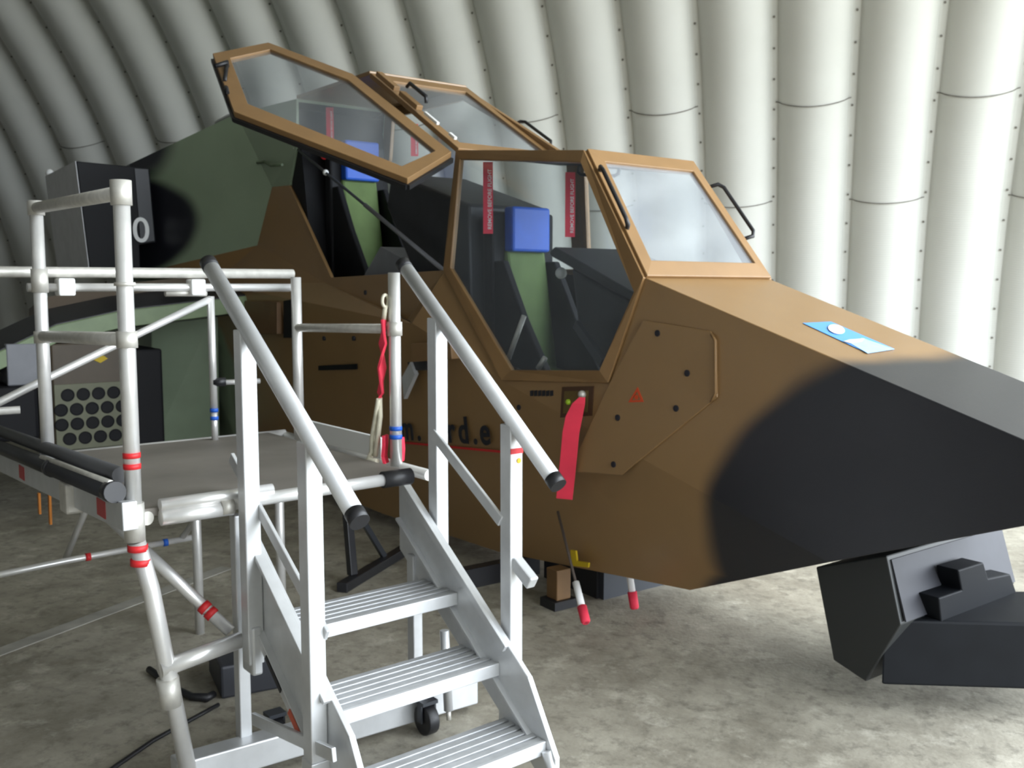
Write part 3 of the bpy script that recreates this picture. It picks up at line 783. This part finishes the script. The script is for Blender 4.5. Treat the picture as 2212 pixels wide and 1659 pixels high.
post('rail_post', 1.2, .28, ZP - .02, 1.875, .026, ((1.20, blue), (1.163, blue)), ((1.634, .06),))
post('rail_post', 1.2, 1.225, ZP - .02, 1.865, .026, ((1.158, blue),), ())
MB().tube([(1.2, .28, 1.634), (1.2, 1.225, 1.61)], .021).build('guard_rail', cast_alu, plat)
mp = post('rail_post', .803, 1.35, 1.20, 1.77, .018, ((1.205, blue), (1.165, blue)), ())
MB().tube([(.803, 1.35, ZP), (.803, 1.35, 1.20)], .016, 12).build('post_socket', tube_alu, mp)
MB().tube([(.803, 1.35, 1.345), (.86, 1.33, 1.345)], .022, 10).build('knob', black_rub, mp)
MB().tube([(-1.6, 1.35, 1.873), (1.245, 1.35, 1.884)], .024).build('guard_rail', cast_alu, plat)
lr = MB().tube([(-.02, 1.33, 1.812), (1.23, 1.33, 1.814)], .019).build('lower_rail', tube_alu, plat)
for x in (.134, .725): MB().box((x - .035, 1.29, 1.775), (x + .035, 1.375, 1.853)).build('rail_clamp', white, lr, bevel=.008)
for x0, x1, z in ((.58, .78, 1.786), (1.02, 1.22, 1.808), (-.45, -.17, 1.80)):
    MB().tube([(x0, 1.345, z), (x1, 1.345, z)], .016).build('rail_sleeve', cast_alu, plat)
MB().tube([(.803, 1.35, 1.757), (.05, 1.35, 1.41), (-.6, 1.35, 1.10)], .0175).build('diagonal_brace', tube_alu, plat)
MB().tube([(-1.2, 1.5, 1.27), (-.06, 1.4, 1.27)], .017).build('lower_rail', cast_alu, plat)
MB().tube([(.85, 1.36, 1.34), (1.05, 1.36, 1.335)], .013).build('lower_rail', tube_alu, plat)
# toe board on the right side, with the deck lip
MB().box((1.205, .42, ZP - .01), (1.225, 1.30, ZP + .085)).build('toe_board', mat('toe_board_white', (.82, .82, .80), .5), plat, bevel=.003)
# left side: box beam with red stickers and the two foam-wrapped bars on it
bm_ = MB().bar((-.03, -.06, ZP + .005), (-.03, 2.9, ZP - .155), .05, .095).build('side_beam', alu, plat, bevel=.004)
for y, w_ in ((.62, .035), (1.45, .05), (.18, .05)):
    z = ZP + .005 - .16 * (y + .06) / 2.96
    MB().box((-.058, y - w_, z - .03), (-.055, y + w_, z + .03)).build('red_sticker', mat('faded_red', (.42, .06, .06), .6), bm_)
MB().tube([(-.03, .03, ZP + .03), (-.03, 2.9, ZP - .13)], .001, 6)
f1 = MB().tube([(-.06, .02, ZP + .075), (-.06, 2.6, ZP - .055)], .032).build('foam_bar', black_rub, plat)
f2 = MB().tube([(-.01, .10, ZP + .115), (-.01, 2.6, ZP + .005)], .028).build('foam_bar', mat('grey_foam', (.06, .06, .062), .5), plat)
MB().tube([(-.065, .02, ZP + .108), (-.065, 1.0, ZP + .058)], .010).build('bar_strip', cast_alu, f1)
MB().tube([(-.06, .83, ZP + .035), (-.06, .87, ZP + .033)], .037).build('bar_ring', black_paint, f1)
MB().tube([(-.06, -.01, ZP + .08), (-.06, .05, ZP + .075)], .036).build('bar_end', black_paint, f1)
# clamps and hanging orange straps
MB().box((-.085, .55, ZP - .10), (.0, .65, ZP + .02)).build('beam_clamp', cast_alu, plat, bevel=.01)
MB().tube([(-.03, .34, ZP - .04), (.05, .02, ZP - .03)], .024).build('beam_clamp', cast_alu, plat)
for px, py0, py1 in ((84, 1065, 1110), (107, 1070, 1132)):
    a, b = PF.atx(px, py0, .25), PF.atx(px + 2, py1, .25)
    MB().bar(a, b, .03, .012, up=(1, 0, 0)).build('orange_strap', orange, plat)
# splayed folding leg at the near corner and braces under the deck
L0, L1 = V((0.0, -.0, ZP - .06)), V((.15, -.06, 0.0))
lg = MB().tube([(.005, 0, ZP - .10), (.042, -.01, .79), L1], .029, 18).build('leg', tube_alu, plat)
for z in (.935, .885):
    f = (ZP - .10 - z) / (ZP - .10); c = V((.005 + .14 * f * .9, -.06 * f, z)); MB().tube([c + V((0, 0, .011)), c - V((.001, 0, .011))], .033, 18).build('tape_band', red, lg)
f = .56; c = V((.0, 0, ZP - .1)).lerp(L1, f)
MB().tube([c + V((-.005, 0, .05)), c - V((-.005, 0, .05))], .038, 18).build('tube_collar', cast_alu, lg)
s0 = PF.aty(345, 1447, -.03); s1 = s0 + V((.30, .02, .03))
MB().tube([s0, s1], .030, 16).build('leg_spreader', tube_alu, plat)
d1 = PF.atz(420, 1372, .50); d0 = PF.atx(222, 1107, .25)
d2 = s1 + V((-.02, .05, .02))
d0 = PF.atx(222, 1104, 0.0)
bw = MB().tube([d0, d2], .022, 16).build('diagonal_leg', tube_alu, plat)
for f in (.80, .85):
    c = d0.lerp(d2, f); dd = (d2 - d0).normalized()
    MB().tube([c - dd * .012, c + dd * .012], .026, 16).build('tape_band', red, bw)
lt = MB().tube([PF.atz(-120, 1266, .45), PF.atz(140, 1212, .45), PF.atz(432, 1158, .45)], .016).build('lower_tube', tube_alu, plat)
for px, py, m_ in ((190, 1203, red), (357, 1172, blue)):
    c = PF.atz(px, py, .45); MB().tube([c - V((.012, 0, 0)), c + V((.012, 0, 0))], .020).build('tape_band', m_, lt)
MB().tube([PF.atz(142, 1206, .45), (.35, 1.55, ZP - .05)], .016).build('under_brace', tube_alu, plat)
MB().tube([PF.atz(392, 1164, .45), (.86, 1.45, .80)], .016).build('under_brace', tube_alu, plat)
for q in (PF.atz(432, 1368, 0), V((1.16, 1.40, 0))):
    MB().tube([(q[0], q[1], 0), (q[0], q[1], ZP - .03)], .024).build('leg', tube_alu, plat)

# ================================================================== MOBILE STAIRS
SA = PA
STF = Frame((-.221, 3.608, 0), SA)
stair = thing('mobile_stairs', STF, 'aluminium mobile stairs with three ribbed treads and two sloping handrails in the foreground', 'stairs')
WI = -.70
for k in range(3):
    y, z = -.268 * k, .618 - .2 * k
    t = MB()
    n = 6
    t.box((WI + .03, y + .004, z - .035), (0, y + .235, z - .008))
    for i in range(n):
        a = y + .004 + i * .0395
        t.box((WI + .03, a, z - .010), (0, a + .028, z))
    tr_ = t.build('tread', alu_tread, stair, bevel=.002)
    MB().box((WI + .03, y - .012, z - .048), (0, y + .004, z + .001)).build('tread_nosing', alu, tr_, bevel=.003)
def stringer(x0, x1, y1=.415):
    top = lambda y: .735 + .715 * y
    y0 = -.545
    return MB().prism([(x0, y1, top(y1)), (x0, y1, top(y1) - .33), (x0, y0 + .06, .0 + top(y0 + .06) - .30), (x0, y0 - .05, .12), (x0, y0 - .05, .17), (x0, y0 + .1, top(y0 + .1))], (x1 - x0, 0, 0)), top
sm, top = stringer(0.0, .022)
so = sm.build('stringer', alu, stair, bevel=.003)
MB().bar((-.012, .41, top(.41) - .008), (-.012, -.33, top(-.33) - .008), .03, .016, up=(1, 0, 0)).build('stringer_flange', alu, so, bevel=.002)
MB().bar((-.010, .41, top(.41) - .19), (-.010, -.47, top(-.47) - .19), .024, .012).build('stringer_flange', alu, so, bevel=.002)
sm, top = stringer(WI - .022, WI, .245)
so = sm.build('stringer', alu, stair, bevel=.003)
MB().bar((WI - .030, .245, top(.245) - .008), (WI - .030, -.33, top(-.33) - .008), .04, .016).build('stringer_flange', alu, so, bevel=.002)
MB().bar((WI - .034, .245, top(.245) - .30), (WI - .034, -.47, top(-.47) - .30), .03, .03).build('stringer_flange', alu, so, bevel=.002)
MB().bar((WI - .052, -.08, top(-.08) - .30), (WI - .052, -.22, top(-.22) - .30), .003, .026).build('red_sticker', mat('faded_orange', (.55, .10, .05), .6), so)
MB().bar((WI - .052, .10, top(.10) - .295), (WI - .052, -.02, top(-.02) - .295), .003, .018).build('rating_label', black_rub, so)
hslope = (1.891 - 1.136) / .956
hz = lambda y: 1.548 + hslope * y
for s_, x in ((1, .06), (-1, -.752)):
    yt, yb = (.44, -.515) if s_ > 0 else (.50, -.565)
    zz = hz if s_ > 0 else (lambda y: 1.54 + .695 * y)
    hr = MB().tube([(x, yt, zz(yt)), (x, yb, zz(yb))], .0295, 20).build('handrail', alu, stair)
    d = (V((x, yb, zz(yb))) - V((x, yt, zz(yt)))).normalized()
    for c, sg in ((V((x, yt, zz(yt))), -1), (V((x, yb, zz(yb))), 1)):
        MB().tube([c - d * .012 * sg, c + d * .03 * sg], .0315, 20).build('rubber_end_cap', black_rub, hr)
    for yy, zb in ((.205, .50 if s_ > 0 else .46), (-.275, .20)):
        po = MB().bar((x, yy, zb), (x, yy, zz(yy) - .02), .058, .062, up=(0, 1, 0)).build('handrail_post', alu, stair, bevel=.004)
        if s_ > 0 and yy < 0:
            MB().box((x - .029, yy - .0335, 1.205), (x + .029, yy - .0312, 1.225)).build('red_label', red, po)
            MB().tube([(x + .010, yy - .031, 1.178), (x + .010, yy - .034, 1.178)], .010, 10).build('yellow_label', yellow, po)
    zk = lambda y, a=(1.10 if s_ > 0 else .905), b=(.62 if s_ > 0 else .64): a + b * (y - .0)
    k0, k1 = (.20, -.25) if s_ > 0 else (.425, -.315)
    MB().bar((x - s_ * .028, k0, zk(k0)), (x - s_ * .028, k1, zk(k1)), .014, .045, up=(0, 0, 1)).build('knee_rail', alu, stair, bevel=.003)
    # gusset at the foot of each post
    MB().box((x - .02, .165, (.50 if s_ > 0 else .42)), (x + .02, .265, (.62 if s_ > 0 else .60))).build('post_bracket', alu, stair, bevel=.01)
    MB().box((x - .033, -.312, .14), (x + .033, -.238, .29)).build('post_socket', alu, stair, bevel=.004)
# support legs, base bar and braces
MB().bar((WI - .045, .33, .02), (WI - .045, .33, .98), .045, .05, up=(0, 1, 0)).build('support_leg', alu, stair, bevel=.004)
MB().bar((.01, .315, .06), (.01, .315, .70), .045, .05, up=(0, 1, 0)).build('support_leg', alu, stair, bevel=.004)
cl = MB().tube([(.03, .10, .09), (.03, .125, .42)], .019, 14).build('castor_leg', alu, stair)
MB().tube([(.03, .098, .05), (.03, .10, .09)], .010, 12).build('leg_pin', cast_alu, cl)
MB().bar((-1.02, .30, .085), (.24, .22, .085), .09, .105, up=(0, 0, 1)).build('base_bar', alu, stair, bevel=.006)
MB().bar((WI - .06, .20, .25), (WI - .06, -.42, .36), .016, .045).build('side_brace', alu, stair, bevel=.003)
# castors
def castor(x, y):
    c = MB().tube([(x - .025, y, .062), (x + .025, y, .062)], .062, 22).build('castor', black_rub, stair, bevel=.006)
    MB().box((x - .036, y - .015, .055), (x - .029, y + .015, .14)).box((x + .029, y - .015, .055), (x + .036, y + .015, .14)).box((x - .036, y - .03, .13), (x + .036, y + .03, .145)).build('castor_fork', steel_dark, c)
castor(-.05, .14); castor(WI + .12, .42)
# small feet of the lower tread
MB().tube([(.01, -.62, .02), (-.01, -.56, .19)], .018, 12).build('foot_tube', alu, stair)
MB().bar((-.07, -.64, .055), (.08, -.60, .055), .05, .008).build('foot_plate', alu, stair)
MB().tube([(WI, -.62, .0), (WI, -.56, .19)], .018, 12).build('foot_tube', alu, stair)
MB().bar((.06, -.30, .80), (.06, -.40, .74), .04, .05).build('rail_bracket', alu, stair, bevel=.006)

# ================================================================== LOOSE THINGS
def ribbon(pts, width, wdir, thick=.004, twist=None, taper=None):
    m = MB(); vs = []
    pts = [V(p) for p in pts]
    for i, p in enumerate(pts):
        w = V(wdir).normalized()
        if twist: w = (Matrix.Rotation(twist[i], 3, 'Z') @ w)
        n = w.cross(V((0, 0, 1))).normalized()
        for a, b in ((-1, -1), (1, -1), (1, 1), (-1, 1)): vs.append(p + w * (width / 2 * a * (taper[i] if taper else 1)) + n * (thick / 2 * b))
    n_ = len(pts)
    m.add(vs, [(i*4+a, i*4+(a+1) % 4, (i+1)*4+(a+1) % 4, (i+1)*4+a) for i in range(n_ - 1) for a in range(4)] + [(3, 2, 1, 0), (n_*4-4, n_*4-3, n_*4-2, n_*4-1)])
    return m
# red streamer from the nose recess
fl_ = [hp(px, py, t) for px, py, t in ((1258, 858, -.585), (1250, 872, -.60), (1240, 900, -.605), (1233, 935, -.605), (1229, 980, -.60), (1224, 1030, -.595), (1219, 1078, -.59))]
tag(ribbon(fl_, .094, (.80, .45, 0), taper=[.35, .75, 1, 1, 1, 1, 1]).build('warning_streamer', red_cloth, frame=HF, bevel=.001),
    'bright red cloth streamer hanging from the small recess on the brown nose flank', 'streamer')
# red streamers with pale lettering inside the front cockpit
def lettered(px0, py0, px1, py1, t, label):
    a, b = hp(px0, py0, t), hp(px1, py1, t); z0, z1 = a.z, b.z; x = a.x
    b = V((x, t, z1)); a = V((x, t, z0))
    o = ribbon([a, a.lerp(b, .5), b], .062, (.6, .8, 0)).build('warning_streamer', red_cloth, frame=HF)
    tag(o, label, 'streamer')
    L_ = z0 - z1
    face = V((.8, -.6, 0))
    text_mesh('REMOVE BEFORE FLIGHT', 'lettering', white_p, o, b + V((.6, .8, 0)) * .022 + face * .003 + V((0, 0, L_ * .06)), (0, 0, 1), V((-.6, -.8, 0)), L_ / 13.2, bold=.01, depth=.001)
lettered(1054, 350, 1053, 505, -.32, 'red streamer with white lettering hanging left of the blue headrest in the front cockpit')
lettered(1232, 372, 1230, 512, .05, 'red streamer with white lettering hanging right of the blue headrest in the front cockpit')
lettered(895, 268, 893, 338, .30, 'short red streamer at the far side of the rear cockpit behind raised door glass')
lettered(712, 232, 708, 312, -.22, 'red streamer beneath the raised cockpit door, left of the rear blue headrest')
# red wrapped strap with cream rope on the rail post
rp = [(1.13, .235, 1.80), (1.13, .235, 1.745)]
tw = [0, .5, 1.1, .3, -.5, .2, .9, 0]
pts = [PF.atx(px, py, 1.16) for px, py in ((829, 690), (828, 715), (827, 742), (826, 768), (825, 795), (824, 822), (822, 848), (820, 862))]
strap = bpy.data.objects.new('safety_strap', None); COL.objects.link(strap); strap.location = PF.o; strap.rotation_euler = (0, 0, PF.a)
tag(strap, 'twisted red strap with cream rope tied to the right rail post of the platform', 'strap')
ribbon(pts, .045, (.8, .6, 0), .014, tw).build('red_band', red_cloth, strap, bevel=.003)
top_ = PF.atx(832, 650, 1.16)
MB().ring(top_, (.5, -.85, 0), .026, .007, 20, 8).build('ring', cream, strap)
MB().tube([top_ - V((0, 0, .026)), pts[0]], .010, 8).build('cord', cream, strap)
rope = [PF.atx(px, py, 1.15) for px, py in ((820, 860), (821, 900), (817, 935), (813, 965), (810, 985))]
rope2 = [PF.atx(px, py, 1.14) for px, py in ((818, 862), (811, 905), (804, 945), (803, 975), (797, 995), (815, 996))]
MB().tube(rope, .012, 8).tube(rope2, .011, 8).build('rope', cream, strap)
rd = [PF.atx(px, py, 1.17) for px, py in ((832, 940), (832, 960), (830, 985), (834, 1000))]
ribbon(rd, .045, (.8, .6, 0), .012).build('red_tail', red_cloth, strap)
rd = [PF.atx(px, py, 1.24) for px, py in ((868, 945), (870, 970), (868, 996))]
ribbon(rd, .03, (.8, .6, 0), .012).build('red_tail', red_cloth, strap)
# black case with a yellow plug on the floor under the stairs
cA, cB = onz(478, 1512, 0), onz(606, 1488, 0)
CF = Frame(cA, math.atan2((cB - cA).y, (cB - cA).x))
case = thing('equipment_case', CF, 'low dark grey case with a yellow plug on the floor behind the stairs', 'case')
MB().box((0, 0, 0), ((cB - cA).length, .34, .15)).build('body', mat('case_grey', (.035, .037, .045), .5), case, bevel=.012)
yp = CF.aty(527, 1470, -.004); MB().tube([yp, yp + V((0, -.02, 0))], .022, 14).build('plug', yellow, case)
hz0 = [onz(px, py, .02) for px, py in ((322, 1446), (345, 1462), (380, 1488), (415, 1505), (448, 1507), (462, 1499))]
tag(MB().tube(hz0, .016, 10).build('hose', black_rub), 'short black hose curving across the floor to the dark case', 'hose')
cz = [onz(px, py, .01) for px, py in ((150, 1735), (250, 1655), (330, 1600), (380, 1572), (430, 1545), (472, 1522))]
tag(MB().tube(cz, .009, 8).build('floor_cable', black_rub), 'thin black cable lying across the floor towards the lower left', 'cable')
# black trestle with slanting bars behind the stairs, under the helicopter
gF = Frame(onz(745, 1262, 0), R_(45))
g_a, g_b = gF.loc(onz(738, 1270, .03)), gF.loc(onz(900, 1172, .03))
trs = thing('floor_trestle', gF, 'black steel trestle lying on the floor behind the stairs under the helicopter', 'trestle')
MB().bar(g_a, g_b, .07, .06).build('base_bar', black_paint, trs, bevel=.006)
up1 = gF.loc(onz(738, 1270, .03)).lerp(g_b, .15)
MB().bar(up1 + V((0, .02, .03)), up1 + V((.0, .1, .75)), .05, .05, up=(0, 1, 0)).build('upright', black_paint, trs, bevel=.005)
MB().bar(g_a.lerp(g_b, .55) + V((0, .02, .03)), up1 + V((0, .1, .55)), .035, .035, up=(0, 1, 0)).build('brace', steel_dark, trs, bevel=.004)
